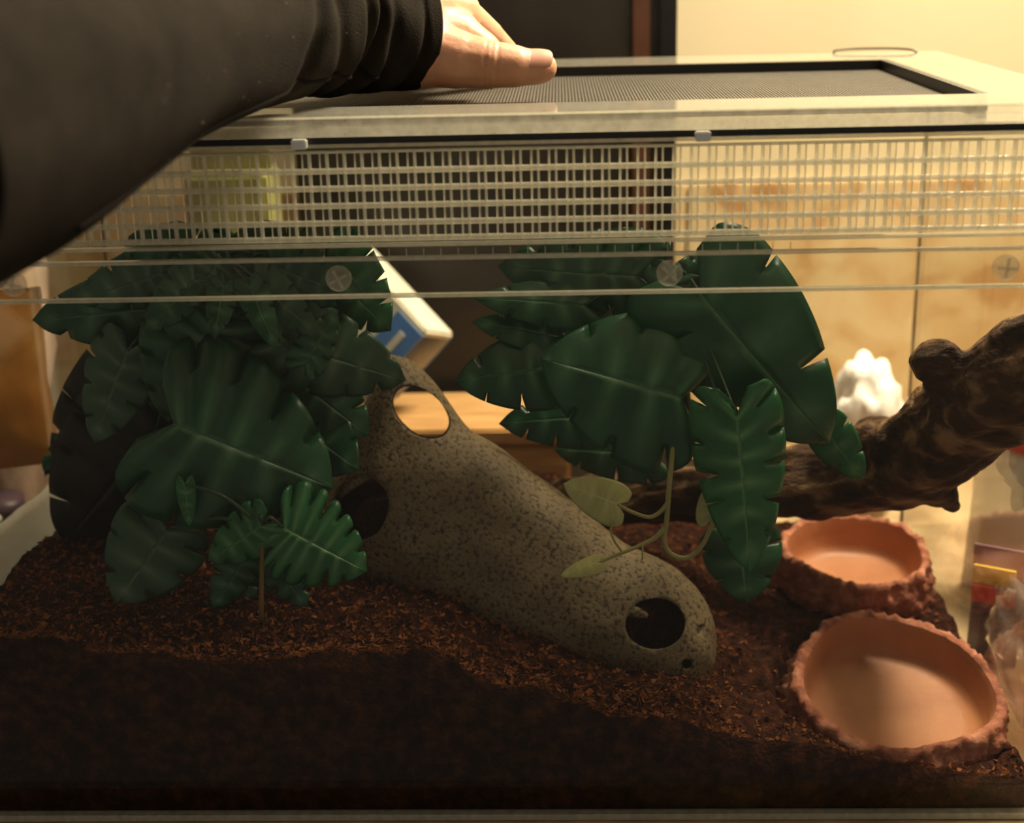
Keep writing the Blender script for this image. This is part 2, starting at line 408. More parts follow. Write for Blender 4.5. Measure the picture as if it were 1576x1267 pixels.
# low wire pull at the back right corner of the lid
p0 = V((.235, .338, LZ1)); p1 = V((.297, .315, LZ1))
tube('pull_loop', [(.236, .345, LZ1, .0009), (.238, .346, LZ1+.002, .0009), (.252, .347, LZ1+.0028, .0009), (.276, .342, LZ1+.0028, .0009), (.289, .335, LZ1+.002, .0009), (.292, .333, LZ1, .0009)], M['seam'], lid, 6, 5)

# ------------------------------------------------------------------ substrate
XS = [-.297, -.278, -.206, -.144, -.09, -.041, .013, .086, .16, .27, .297]
ZF = [.121, .116, .102, .097, .104, .106, .079, .062, .045, .025, .022]
ZK = [.112, .112, .118, .118, .116, .105, .085, .062, .046, .040, .038]
def soil_z(x, y):
    t = min(1, max(0, y/.2)); t = t*t*(3-2*t)
    z = interp(x, XS, ZF)*(1-t)+interp(x, XS, ZK)*t
    z += .010*math.exp(-((x+.17)**2/.006+(y-.05)**2/.002))
    z += (noise.noise(V((x*22, y*22, 3)))*.006+noise.noise(V((x*70, y*70, 9)))*.0035+noise.noise(V((x*230, y*230, 1)))*.0016)
    for bx, by, br, bz, gy, gx in ((.2400, .0835, .074, .0150, .175, -.06), (.243, .228, .058, .0365, .10, -.03)):      # bowls are bedded into the soil
        d = math.hypot(x-bx, y-by)/br
        if d < 1.15: z = min(z, max(.0052, bz+(y-by)*gy+(x-bx)*gx)+max(0, d-.86)*.14)
    return max(.0052, z)
NX, NY = 260, 120; x0, x1, y0, y1 = -X+T+.0006, X-T-.0006, T+.0006, D-T-.0006
vv = []; ff = []
for j in range(NY+1):
    for i in range(NX+1):
        x = x0+(x1-x0)*i/NX; y = y0+(y1-y0)*j/NY; vv.append((x, y, soil_z(x, y)))
for j in range(NY):
    for i in range(NX): a = j*(NX+1)+i; ff.append((a, a+1, a+NX+2, a+NX+1))
rim = [i for i in range(NX+1)]+[(j)*(NX+1)+NX for j in range(1, NY+1)]+[NY*(NX+1)+i for i in range(NX-1, -1, -1)]+[j*(NX+1) for j in range(NY-1, 0, -1)]
b0 = len(vv)
for r in rim: vv.append((vv[r][0], vv[r][1], T+.0004))
n = len(rim)
for k in range(n): ff.append((rim[k], b0+k, b0+(k+1) % n, rim[(k+1) % n]))
ff.append(tuple(b0+k for k in range(n))[::-1])
soil = raw('substrate', vv, ff, M['soil']); tag(soil, 'dark reddish brown coconut fibre substrate heaped inside the tank', 'soil', kind='stuff')
# loose crumbs and fibres on the surface: far too many to count
rnd = random.Random(3); vv = []; ff = []
for k in range(20000):
    x = rnd.uniform(x0+.002, x1-.002); y = y0+.001+(y1-y0-.004)*rnd.random()**1.9
    if x > .14 and rnd.random() < .75: continue
    c = V((x, y, soil_z(x, y)+.0004)); s = rnd.uniform(.0004, .0017)
    b = len(vv)
    for q in range(4):
        vv.append(c+V((rnd.gauss(0, s), abs(rnd.gauss(0, s)) if y < y0+.004 else rnd.gauss(0, s), rnd.gauss(0, s*.8)+s*.3)))
    ff += [(b, b+1, b+2), (b, b+2, b+3), (b, b+3, b+1), (b+1, b+3, b+2)]
cr_ = raw('substrate_crumbs', vv, ff, M['crumb'], soil, smooth=False); cr_['kind'] = 'stuff'
vv = []; ff = []
for k in range(150):
    x = rnd.uniform(-.28, .13); y = y0+.002+.09*rnd.random()**1.5; z = soil_z(x, y)
    a = rnd.uniform(0, 2*PI); l = rnd.uniform(.003, .012); c = V((x, y, z+.0008)); e = c+V((math.cos(a)*l, abs(math.sin(a))*l*.7, rnd.uniform(-.001, .005)))
    m_ = (c+e)/2+V((0, 0, rnd.uniform(0, .003))); b = len(vv); w_ = .00011
    for p in (c, m_, e): vv += [p+V((0, 0, w_)), p+V((w_, -w_, -w_)), p+V((-w_, w_, -w_))]
    for q in (0, 3):
        for r in range(3): ff.append((b+q+r, b+q+(r+1) % 3, b+q+3+(r+1) % 3, b+q+3+r))
fb = raw('substrate_fibres', vv, ff, M['fibre'], soil); fb['kind'] = 'stuff'

# ------------------------------------------------------------------ speckled resin hide
def make_hide():
    SEC = [((600, 546), (588, 572), .150), ((645, 568), (552, 638), .148), ((692, 622), (518, 716), .145), ((728, 665), (506, 790), .140),
           ((778, 697), (528, 862), .135), ((842, 747), (592, 908), .128), ((905, 795), (692, 942), .120), ((965, 845), (790, 990), .112),
           ((1025, 872), (880, 1026), .105), ((1072, 908), (950, 1056), .100), ((1097, 952), (1012, 1070), .097), ((1103, 1000), (1066, 1062), .095)]
    P = catmull([(a[0], a[1], b[0], b[1], y) for a, b, y in SEC], 7)
    n = 64; vv = []; ff = []; rings = 0
    for i, (ax, ay, bx, by, y) in enumerate(P):
        A = aty(ax, ay, y); B = aty(bx, by, y+.0); c = (A+B)/2; h = (A-B)/2; s = V((0, 1, 0)); hl = h.length
        s = (s-h.normalized()*s.dot(h.normalized())).normalized()
        dr = min(.046, hl*.88)
        for k in range(n):
            an = 2*PI*k/n; p = c+h*math.cos(an)+s*dr*math.sin(an)
            # shallow lengthwise grooves
            p += (p-c).normalized()*(.0018*noise.noise(V((an*2.2+5, i*.06, 2)))+.0012*noise.noise(p*60))
            vv.append(p)
    m = len(P)
    for i in range(m-1):
        for k in range(n): ff.append((i*n+k, i*n+(k+1) % n, (i+1)*n+(k+1) % n, (i+1)*n+k))
    ca = sum((V(v) for v in vv[:n]), V())/n+V((-.001, 0, .003)); cb = sum((V(v) for v in vv[-n:]), V())/n+V((.003, 0, -.002))
    vv += [ca, cb]
    for k in range(n): ff.append((k, m*n, (k+1) % n)); ff.append(((m-1)*n+k, (m-1)*n+(k+1) % n, m*n+1))
    o = raw('resin_hide', vv, ff, M['resin'])
    bm = bmesh.new(); bm.from_mesh(o.data); bmesh.ops.recalc_face_normals(bm, faces=bm.faces[:]); bm.to_mesh(o.data); bm.free()
    md = o.modifiers.new('sol', 'SOLIDIFY'); md.thickness = .0042; md.offset = -1
    cut = []
    def cutter(u, v, y, rx, ry, depth, tilt=0, back=.03, seed=0, deep=None):
        c = aty(u, v, y); d = (c-CAM).normalized(); s = d.cross(V((0, 0, 1))).normalized(); t = s.cross(d); k_ = 1/pxm(c)
        nn = 28; vs2 = []
        for q, dd in ((0, -back), (1, depth)):
            for k in range(nn):
                an = 2*PI*k/nn; r = 1+.05*noise.noise(V((math.cos(an)*1.5, math.sin(an)*1.5, seed)))
                xx, yy = rx*k_*math.cos(an)*r, ry*k_*math.sin(an)*r
                vs2.append(c+d*dd+s*(xx*math.cos(tilt)-yy*math.sin(tilt))+t*(xx*math.sin(tilt)+yy*math.cos(tilt)))
        f2 = [(k, (k+1) % nn, nn+(k+1) % nn, nn+k) for k in range(nn)]+[tuple(range(nn))[::-1], tuple(nn+k for k in range(nn))]
        co = raw('cut', vs2, f2, M['resin'])
        bm = bmesh.new(); bm.from_mesh(co.data); bmesh.ops.recalc_face_normals(bm, faces=bm.faces[:]); bm.to_mesh(co.data); bm.free()
        cut.append(co)
        b = o.modifiers.new('b', 'BOOLEAN'); b.operation = 'DIFFERENCE'; b.object = co; b.solver = 'EXACT'
    cutter(1009, 960, .075, 46, 39, .025, .1, .06, 1)
    cutter(554, 782, .105, 43, 50, .052, -.2, .07, 2)
    cutter(648, 634, .15, 50, 32, .12, -.72, .10, 3)
    cutter(930, 1042, .075, 20, 16, .02, -.5, .06, 4)
    cutter(1079, 970, .08, 7, 8, .0, 0, .06, 6); cutter(1057, 1022, .08, 8, 7, .0, 0, .06, 7)
    bake(o)
    for c in cut:
        me = c.data; bpy.data.objects.remove(c); bpy.data.meshes.remove(me)
    # the pointed tongue of resin that sticks into the round hole
    return o
hide_me = make_hide()
hide = empty('hide_ornament', (0, .12, .05), 'speckled grey brown resin log hide with round holes, leaning down to the right', 'hide')
hide_me.name = 'hide_shell'; adopt(hide_me, hide)
def hide_fill():  # soil core added inside the shell so the lit holes look dark
    SEC = [((735, 700), (519, 772), .140), ((778, 712), (538, 852), .136), ((842, 760), (615, 895), .130), ((905, 808), (705, 930), .122), ((965, 857), (800, 978), .114), ((1020, 888), (890, 1012), .107), ((1062, 922), (955, 1042), .103), ((1080, 960), (1015, 1048), .100)]
    n = 24; vv = []; ff = []
    for ax, ay, bx, by, y in [(a[0], a[1], b[0], b[1], y) for a, b, y in SEC]:
        A = aty(ax, ay, y); B = aty(bx, by, y); c = (A+B)/2; h = (A-B)/2; dr = min(.034, h.length*.62)
        s = V((0, 1, 0)); s = (s-h.normalized()*s.dot(h.normalized())).normalized()
        for k in range(n): an = 2*PI*k/n; p = c+h*.96*math.cos(an)+s*dr*math.sin(an); vv.append(p+(p-c).normalized()*.002*noise.noise(p*150))
    m = len(SEC)
    for i in range(m-1):
        for k in range(n): ff.append((i*n+k, i*n+(k+1) % n, (i+1)*n+(k+1) % n, (i+1)*n+k))
    ff += [tuple(range(n))[::-1], tuple((m-1)*n+k for k in range(n))]
    adopt(raw('hole_darkening_soil', vv, ff, M['soil']), hide)
hide_fill()
a, b, c = aty(956, 935, .079), aty(978, 942, .0745), aty(996, 948, .0745)
tube('hole_tongue', [(*a, .0045), (*b, .0036), (*c, .0016)], M['resin'], hide, 10, 4)

# ------------------------------------------------------------------ driftwood
def wood(name, chains, mat, voxel, amp, label):
    bm = bmesh.new(); base = None
    for ch in chains:
        L_ = []
        for u, v, y, r in ch:
            p = aty(u, v, y); L_.append((*p, r/pxm(p)))
        L_ = [(V(q[:3]), q[3]) for q in catmull(L_, 4)]
        capsules(bm, L_)
    o = remeshed(name, bm, mat, voxel, 4)
    me = o.data; axis = (aty(1590, 590, .05)-aty(1000, 745, .23)).normalized()
    NRM = [v.normal.copy() for v in me.vertices]
    for v in me.vertices:
        p = v.co.copy(); al = p.dot(axis); q = p-axis*al
        d = noise.noise(q*55+axis*al*9)*1.0+noise.noise(q*130+axis*al*25)*.55+noise.noise(p*40+V((7, 1, 2)))*.7
        ridge = 1-abs(noise.noise(q*80+axis*al*12+V((3, 3, 3))))*2
        v.co = p+NRM[v.index]*(amp*d-amp*.8*max(0, ridge-.55))
    me.update()
    for v in me.vertices:
        if v.co.x > X-T-.0015: v.co.x = X-T-.0015
        if v.co.y > D-T-.002: v.co.y = D-T-.002
    tag(o, label, 'driftwood'); return o
drift = wood('driftwood_branch', [
    [(1640, 548, .055, 90), (1560, 590, .075, 88), (1490, 640, .105, 76), (1405, 705, .15, 74), (1300, 735, .185, 66), (1180, 748, .205, 55), (1040, 760, .235, 50), (890, 772, .26, 44)],
    [(1640, 500, .05, 40), (1600, 540, .06, 60), (1520, 590, .09, 50)],
    [(1500, 630, .10, 58), (1465, 585, .095, 46), (1449, 562, .09, 41)],
    [(1432, 720, .14, 52), (1440, 748, .138, 34), (1462, 768, .136, 20)],
    [(1340, 690, .17, 48), (1352, 664, .168, 26), (1362, 655, .166, 12)],
], M['wood'], .0019, .0042, 'knobbly dark brown driftwood branch reaching to the right wall of the tank')

# ------------------------------------------------------------------ bowls
def bowl(name, c, rx, ry, rot, h, base_z, seed, label, tilt):
    e = empty(name, (c[0], c[1], base_z), label, 'bowl', 'terracotta rock bowls')
    n = 168
    def ring(fr, z, amp, za=0, sq=.0):
        out = []
        for k in range(n):
            an = 2*PI*k/n; ca, sa = math.cos(an), math.sin(an)
            lob = 1+.035*math.sin(3*an+seed)+.02*math.sin(5*an+seed*2)
            nz = noise.noise(V((ca*7+seed, sa*7, z*130)))*.6+noise.noise(V((ca*20, sa*20+seed, z*260)))*.55
            r = lob*fr*(1+amp*nz); x, y = rx*r*ca, ry*r*sa
            zz = z+za*(noise.noise(V((ca*9+seed, sa*9, 5)))+.6*noise.noise(V((ca*24, sa*24, seed))))
            out.append(V((min(X-T-.001-c[0], x*math.cos(rot)-y*math.sin(rot)), max(T+.003-c[1], x*math.sin(rot)+y*math.cos(rot)), zz)))
        return out
    def strip(nm, rings, mat, cap):
        vv = [p for r in rings for p in r]; ff = []
        for i in range(len(rings)-1):
            for k in range(n): ff.append((i*n+k, i*n+(k+1) % n, (i+1)*n+(k+1) % n, (i+1)*n+k))
        if cap == 'last': ff.append(tuple((len(rings)-1)*n+k for k in range(n)))
        if cap == 'first': ff.append(tuple(range(n))[::-1])
        o = raw(nm, vv, ff, mat); o.parent = e
    strip('rock_wall', [ring(1.08, 0, .05), ring(1.12, h*.12, .11), ring(1.05, h*.22, .11), ring(1.12, h*.34, .11), ring(1.02, h*.46, .11), ring(1.09, h*.58, .11), ring(1.0, h*.70, .10), ring(1.01, h*.82, .085), ring(1.0, h*.93, .075, .002), ring(.975, h*1.0, .055, .0036), ring(.93, h*1.0, .02, .003), ring(.90, h*.96, .0, .001)], M['terrar'], 'first')
    strip('basin', [ring(.905, h*.965, 0, .001), ring(.885, h*.88, 0), ring(.86, h*.62, 0), ring(.83, h*.36, 0), ring(.78, h*.22, 0), ring(.66, h*.16, 0), ring(.4, h*.145, 0), ring(.1, h*.14, 0)], M['terra'], 'last')
    e.rotation_euler = tilt; return e
bowl('feeding_bowl', (.2400, .0835), .0632, .0705, -.35, .0300, .0178, 1.3, 'larger terracotta rock-edged bowl in front, close to the front glass', (.17, .06, 0))
bowl('water_bowl', (.2445, .229), .0515, .0520, -.5, .032, .0390, 4.1, 'terracotta rock-edged bowl further back, under the driftwood branch', (.10, .03, 0))

# ------------------------------------------------------------------ plants
ES = [0, .13, .26, .39, .55, .71, .86, 1.0]          # place along the margin, from the notch at the stalk to the tip
WS = [.30, .72, .97, 1.0, .90, .68, .36, .0]
AXM = [-.16, -.19, -.05, .16, .40, .65, .87, 1.0]
def leaf_mesh(L, W, slits, curl, cup, fold, seed, lobed=.05):
    """leaf in local space: +Y along the midrib, X across, Z out of the face; every lobe is a strip that merges with its neighbours near the midrib"""
    r = random.Random(seed); bm = bmesh.new(); uvl = bm.loops.layers.uv.new('leaf')
    NU = 9
    for side in (-1, 1):
        k = slits
        edges = [0]+[.10+(i+.75)/(k+.35)*.80+r.uniform(-.025, .025) for i in range(k)]+[1]
        u0 = [1]+[r.uniform(.42, .78) for _ in range(k)]+[1]
        gp = [0]+[r.choice((.004, .008, .014, .022)) for _ in range(k)]+[0]
        for i in range(len(edges)-1):
            NS = max(4, int((edges[i+1]-edges[i])*34)); grid = []
            for a in range(NS+1):
                s = a/NS; row = []
                for b in range(NU+1):
                    u = b/NU
                    ga = gp[i]*max(0, (u-u0[i])/(1-u0[i]+1e-6)) if 0 < i else 0
                    gb = gp[i+1]*max(0, (u-u0[i+1])/(1-u0[i+1]+1e-6)) if i+1 < len(edges)-1 else 0
                    e_ = (edges[i]+ga)*(1-s)+(edges[i+1]-gb)*s; t = e_**1.6
                    rd = 1-(lobed if k else 0)*abs(2*s-1)**3*(1 if 0 < i or s > .5 else .3)
                    wv = lerp(e_, ES, WS)*W/2*u*rd; ax = t*(1-u)+lerp(e_, ES, AXM)*u
                    x = side*wv; y = ax*L
                    z = -curl*L*max(0, ax)**2 - cup*W*.5*(wv/(W/2+1e-9))**2 + fold*wv
                    if k: z -= .075*W*u*((2*s-1)**2)*(1-t*.5)
                    z += .010*L*noise.noise(V((x/L*4+seed, y/L*4, seed*.7)))*u
                    row.append((bm.verts.new((x, y, z)), u, s if k else (e_*4 % 1)))
                grid.append(row)
            for a in range(NS):
                for b in range(NU):
                    q = [grid[a][b], grid[a+1][b], grid[a+1][b+1], grid[a][b+1]]
                    if side > 0: q = q[::-1]
                    try: f = bm.faces.new([z[0] for z in q])
                    except ValueError: continue
                    for lp_, z in zip(f.loops, q): lp_[uvl].uv = (z[1], z[2])
    bmesh.ops.remove_doubles(bm, verts=bm.verts[:], dist=L*.0009)
    bad = [f for f in bm.faces if f.calc_area() < 1e-11]
    if bad: bmesh.ops.delete(bm, geom=bad, context='FACES')
    me = bpy.data.meshes.new('leaf'); bm.to_mesh(me); bm.free()
    me.polygons.foreach_set('use_smooth', [True]*len(me.polygons)); return me
_seed = [10]
def leaf(parent, base, tip, wr, roll=0, slits=5, curl=.12, cup=.18, fold=.0, mat='leaf', stem_to=None, stem_mat='stemg', sr=.0011, lobed=.012):
    """base, tip: (u, v, depth); wr: width / length; roll: turn about the midrib away from facing the viewer"""
    _seed[0] += 1
    B, Tp = aty(*base), aty(*tip); a = Tp-B; L = a.length; a.normalize()
    n = (CAM-B); n = (n-a*n.dot(a)).normalized(); n = Matrix.Rotation(roll, 3, a) @ n
    s = a.cross(n).normalized(); n = s.cross(a)
    me = leaf_mesh(L, L*wr, slits, curl, cup, fold, _seed[0], lobed)
    me.transform(Matrix(((s.x, a.x, n.x, B.x), (s.y, a.y, n.y, B.y), (s.z, a.z, n.z, B.z), (0, 0, 0, 1))))
    for v in me.vertices:        # leaves press against the panes, never through them
        v.co.y = min(max(v.co.y, T+.002), D-T-.002); v.co.x = min(max(v.co.x, -X+T+.002), X-T-.002)
        v.co.z = min(v.co.z, .384)
        if mat != 'pale': v.co.z = max(v.co.z, soil_z(v.co.x, v.co.y)+.0012)
    o = link('leaf', me, M[mat]); adopt(o, parent)
    sd = o.modifiers.new('thickness', 'SOLIDIFY'); sd.thickness = .0006; sd.offset = 0
    if stem_to is not None:
        h = V(stem_to); m_ = (B*.45+h*.55)+V((0, -.004, .008)); m_.z = min(m_.z, .378)
        m_.y = min(max(m_.y, T+.003), D-T-.003)
        st = tube('petiole', [(*B, sr*.8), (*m_, sr), (*h, sr*1.15)], M[stem_mat], None, 6, 5)
        st.parent = o; off = V(o.location)+V(parent.location); st.location = V((0, 0, 0))
    return o

# --- hanging monstera, left
hubL = aty(340, 420, .15); hubL.z = min(hubL.z, .37)
pl = empty('hanging_monstera', tuple(hubL), 'bushy artificial monstera with large split leaves filling the left of the tank', 'plant')
LV = [  # base, tip, width ratio, roll, slits, curl, cup, mat
    ((268, 652, .050), (516, 754, .060), 1.12, .05, 4, .10, .22, 'leaf'),
    ((330, 505, .085), (262, 655, .065), 1.25, -.15, 4, .15, .20, 'leaf'),
    ((196, 540, .085), (140, 682, .070), .80, .35, 4, .10, .15, 'leafg'),
    ((272, 470, .100), (44, 500, .090), .62, -.25, 4, .10, .20, 'leaf'),
    ((430, 525, .090), (628, 592, .105), .72, .20, 5, .12, .20, 'leafg'),
    ((425, 560, .110), (566, 672, .100), .85, .10, 5, .10, .20, 'leaf'),
    ((500, 405, .120), (596, 512, .110), .95, .30, 4, .12, .20, 'leafb'),
    ((395, 430, .080), (480, 515, .060), .55, .25, 3, .20, .15, 'leafg'),
    ((385, 440, .070), (424, 530, .050), .48, -.10, 3, .20, .15, 'leaf'),
    ((345, 440, .070), (330, 512, .048), .60, .10, 3, .20, .15, 'leaf'),
    ((300, 430, .075), (232, 508, .050), .70, -.25, 4, .20, .15, 'leaf'),
    ((250, 420, .085), (118, 470, .065), .75, -.35, 4, .20, .15, 'leaf'),
    ((420, 410, .110), (545, 460, .085), .70, .35, 4, .20, .15, 'leaf'),
    ((300, 400, .120), (180, 385, .130), .85, -.50, 4, .15, .20, 'leaf'),
    ((390, 390, .120), (500, 372, .140), .80, .40, 4, .15, .20, 'leafg'),
    ((340, 400, .100), (300, 455, .060), 1.00, .00, 4, .20, .20, 'leaf'),
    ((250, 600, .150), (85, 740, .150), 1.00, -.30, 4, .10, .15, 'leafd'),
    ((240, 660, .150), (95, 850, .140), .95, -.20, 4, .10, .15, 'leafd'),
    ((440, 640, .115), (545, 720, .085), .95, .10, 4, .10, .15, 'leaf'),
    ((400, 570, .130), (330, 650, .120), 1.1, .0, 4, .10, .15, 'leaf'),
    ((470, 560, .075), (520, 480, .085), .7, .25, 4, .10, .15, 'leaf'),
    ((180, 620, .160), (60, 745, .155), .42, -.5, 3, .10, .15, 'leafb'),
    ((350, 385, .135), (365, 470, .110), 1.1, .1, 4, .10, .15, 'leaf'),
    ((360, 360, .150), (350, 420, .140), 1.2, .0, 3, .10, .15, 'leaf'),
    ((370, 470, .120), (360, 580, .110), 1.1, .1, 4, .10, .15, 'leaf'),
]
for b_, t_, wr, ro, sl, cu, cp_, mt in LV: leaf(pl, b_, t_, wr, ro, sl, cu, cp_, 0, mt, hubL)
tube('main_stem', [(*hubL, .0030), (*aty(345, 560, .155), .0028), (*aty(350, 700, .16), .0026), (*aty(352, 860, .165), .0022)], M['stem'], pl)
cupm = acrylic('suction_cup', frost=.3, fcol=(.4, .42, .35))
# --- small ground plant in front of it
gb_ = atz(402, 938, .112)
pg = empty('ground_monstera', tuple(gb_), 'low artificial plant with fan-shaped leaves sprouting from the soil beside the hide', 'plant')
hubG = aty(404, 812, .046)
GV = [
    ((436, 812, .044), (562, 880, .034), 1.12, .10, 6, .10, .22, 'leafb', .10),
    ((404, 808, .042), (318, 868, .040), .80, -.10, 4, .12, .20, 'leafb', .08),
    ((258, 815, .055), (180, 930, .030), 1.15, -.15, 3, .10, .15, 'leafg', .05),
    ((285, 745, .040), (290, 812, .036), .45, .30, 0, .10, .10, 'leafb', .0),
    ((380, 850, .055), (330, 940, .040), .75, -.2, 4, .15, .2, 'leaf', .06),
    ((410, 850, .060), (470, 935, .045), .70, .2, 4, .15, .2, 'leaf', .06),
    ((365, 845, .065), (385, 930, .055), .8, .0, 4, .15, .2, 'leaf', .06),
]
for b_, t_, wr, ro, sl, cu, cp_, mt, lb in GV: leaf(pg, b_, t_, wr, ro, sl, cu, cp_, 0, mt, hubG, lobed=lb)
tube('stem', [(*hubG, .0013), (*aty(403, 870, .040), .0014), (*aty(402, 945, .032), .0015), (*(gb_-V((0, 0, .01))), .0015)], M['stick'], pg)

# --- hanging monstera, right
hubR = aty(1030, 425, .13)
pr_ = empty('trailing_monstera', tuple(hubR), 'artificial monstera with glossy split leaves hanging in the right half of the tank', 'plant')
RV = [
    ((1050, 612, .070), (836, 552, .062), 1.12, .05, 3, .10, .20, 'leaf'),
    ((1078, 452, .075), (1284, 698, .070), .74, .10, 2, .14, .26, 'leaf'),
    ((1134, 640, .050), (1158, 890, .040), .56, -.10, 5, .10, .18, 'leafb'),
    ((1118, 658, .055), (1098, 600, .050), .75, .0, 0, .10, .12, 'leafb'),
    ((850, 565, .110), (700, 585, .105), .85, .10, 3, .12, .20, 'leaf'),
    ((870, 520, .120), (728, 492, .115), .45, .20, 3, .12, .15, 'leaf'),
    ((900, 470, .115), (735, 455, .105), .48, .25, 3, .12, .15, 'leaf'),
    ((1270, 660, .120), (1330, 742, .115), .70, .10, 2, .12, .20, 'leafb'),
    ((1140, 830, .120), (1150, 930, .105), 1.25, .0, 2, .10, .20, 'leaf'),
    ((1080, 440, .095), (1200, 430, .100), .70, .35, 4, .15, .20, 'leaf'),
    ((1060, 430, .10), (1120, 395, .115), .80, .30, 4, .15, .20, 'leaf'),
    ((980, 425, .11), (760, 415, .125), .62, -.20, 4, .12, .20, 'leaf'),
    ((1000, 410, .12), (900, 372, .140), .90, -.20, 4, .12, .20, 'leaf'),
    ((930, 640, .140), (770, 650, .130), .62, .10, 4, .12, .20, 'leaf'),
    ((1060, 470, .085), (1148, 590, .080), .55, -.2, 3, .12, .20, 'leaf'),
    ((1000, 700, .170), (850, 690, .180), .60, .10, 3, .12, .20, 'leaf'),
    ((1040, 430, .09), (1000, 520, .085), 1.0, .1, 4, .12, .20, 'leaf'),
    ((1150, 560, .12), (1225, 660, .115), .9, .1, 4, .12, .20, 'leaf'),
    ((1152, 450, .125), (1160, 385, .14), .45, .3, 2, .12, .10, 'leaf'),
]
for b_, t_, wr, ro, sl, cu, cp_, mt in RV: leaf(pr_, b_, t_, wr, ro, sl, cu, cp_, 0, mt, hubR)
tube('main_stem', [(*hubR, .0030), (*aty(1052, 520, .12), .0028), (*aty(1062, 640, .10), .0024), (*aty(1120, 700, .085), .0020)], M['stem'], pr_)

# --- pale vine
YV = .064
vr = aty(1045, 640, .075)
vine = empty('pale_vine', tuple(vr), 'thin pale yellow-green vine with small leaves dangling over the hide', 'vine')
def vt(name, pts, r0, r1):
    k = len(pts); tube(name, [(*aty(u, v, y), r0+(r1-r0)*i/(k-1)) for i, (u, v, y) in enumerate(pts)], M['vine'], vine, 8, 6)
vt('stem', [(1047, 640, .080), (1038, 675, .070), (1031, 735, YV), (1026, 800, YV), (1022, 832, YV), (1033, 853, YV), (1057, 859, YV), (1078, 843, YV), (1093, 815, YV), (1098, 795, .066)], .0017, .0013)
vt('branch', [(1026, 808, YV), (1008, 828, .062), (980, 842, .060), (945, 856, .058), (918, 868, .056)], .0015, .0009)
vt('branch', [(1030, 770, YV), (1016, 788, .063), (998, 796, .062), (972, 788, .061), (950, 776, .060)], .0014, .0010)
vt('tendril', [(956, 848, .057), (944, 830, .054), (940, 815, .054), (946, 804, .055)], .0008, .0005)
vt('tendril', [(988, 838, .060), (989, 850, .058), (988, 862, .058)], .0007, .0004)
for b_, t_, wr, ro in (((951, 777, .060), (870, 744, .056), .78, .2), ((920, 866, .056), (862, 884, .052), .58, .6), ((1094, 800, .066), (1090, 748, .068), .80, .2)):
    leaf(vine, b_, t_, wr, ro, 0, .1, .25, 0, 'pale')

# ------------------------------------------------------------------ the person's arm and hand
handp = aty(640, 130, .12)
per = empty('person', (handp.x, handp.y, LZ1), 'person in a black sleeve pressing one hand flat on the mesh cover of the tank', 'person')
def hp(u, v, y, r): p = aty(u, v, y); return (p, r/pxm(p))
bm = bmesh.new()
# thumb, near side
capsules(bm, [hp(600, 78, .118, 66), hp(655, 80, .116, 56), hp(705, 92, .114, 45), hp(752, 99, .112, 39), hp(792, 102, .112, 33), hp(826, 104, .114, 27), hp(834, 104, .115, 24)])
# ball of the thumb and side of the palm
capsules(bm, [hp(560, 40, .13, 78), hp(615, 25, .135, 72), hp(660, 20, .145, 52), hp(700, 22, .160, 42)])
capsules(bm, [hp(615, 25, .150, 70), hp(655, 10, .175, 50), hp(690, 12, .195, 40)])
capsules(bm, [hp(655, 45, .135, 48), hp(705, 55, .140, 38), hp(745, 78, .135, 28)])
# four fingers running away over the lid, curled so that the tips press on it
for (k1, k2, k3, k4) in (
    (hp(696, 14, .165, 36), hp(752, 56, .195, 25), hp(778, 80, .215, 20), hp(788, 98, .226, 17)),
    (hp(680, 8, .190, 36), hp(722, 28, .228, 24), hp(746, 62, .250, 20), hp(752, 88, .258, 17)),
    (hp(655, 8, .200, 34), hp(690, 24, .240, 23), hp(706, 58, .262, 19), hp(711, 86, .268, 16)),
    (hp(625, 14, .200, 31), hp(655, 36, .232, 20), hp(668, 64, .250, 16), hp(672, 88, .256, 14))):
    capsules(bm, [k1, k2, k3, k4])
# wrist and forearm inside the sleeve
capsules(bm, [hp(660, 15, .150, 55), hp(590, 45, .128, 80), hp(520, 40, .10, 84), hp(380, 60, .03, 100)])
hand = remeshed('hand', bm, M['skin'], .0014, 7, per)
NRM = [v.normal.copy() for v in hand.data.vertices]
for v in hand.data.vertices:      # flatten where it rests on the screen; faint knuckle creases on the thumb
    wz = v.co.z
    if v.co.y > .05 and wz < LZ1+.0006: v.co.z = LZ1+.0006
    p = v.co-aty(752, 98, .10); ax = (aty(826, 104, .10)-aty(705, 92, .10)).normalized(); t_ = p.dot(ax)
    if p.length < .022 and v.co.y < .125:
        for o_ in (-.002, .0012, .0045): v.co += NRM[v.index]*(-.0007*math.exp(-((t_-o_)/.0006)**2))
hand.data.update()
# thumb nail: a curved plate set into the upper near side of the tip
nc, nr = aty(828, 97, .114), 27/pxm(aty(828, 104, .114))
tip_ax = (aty(834, 103, .114)-aty(800, 103, .112)).normalized(); tc_ = aty(826, 104, .114)
to = (CAM-tc_).normalized(); nn_ = (to*.80+V((0, 0, 1))*.72); nn_ = (nn_-tip_ax*nn_.dot(tip_ax)).normalized(); sd_ = tip_ax.cross(nn_)
vv = []; ff = []; NA, NB = 12, 10
for i in range(NA+1):
    for j in range(NB+1):
        s = i/NA; an = (j/NB-.5)*1.55*(1-.18*abs(2*s-1)**3)
        l = (-.0085+.0165*s)-.0018*(1 if s > .5 else -1)*(2*(j/NB-.5))**2*abs(2*s-1)
        rr = nr*(1.015-.10*max(0, s-.6)**1.5*2)
        vv.append(tc_+tip_ax*l+(nn_*math.cos(an)+sd_*math.sin(an))*rr)
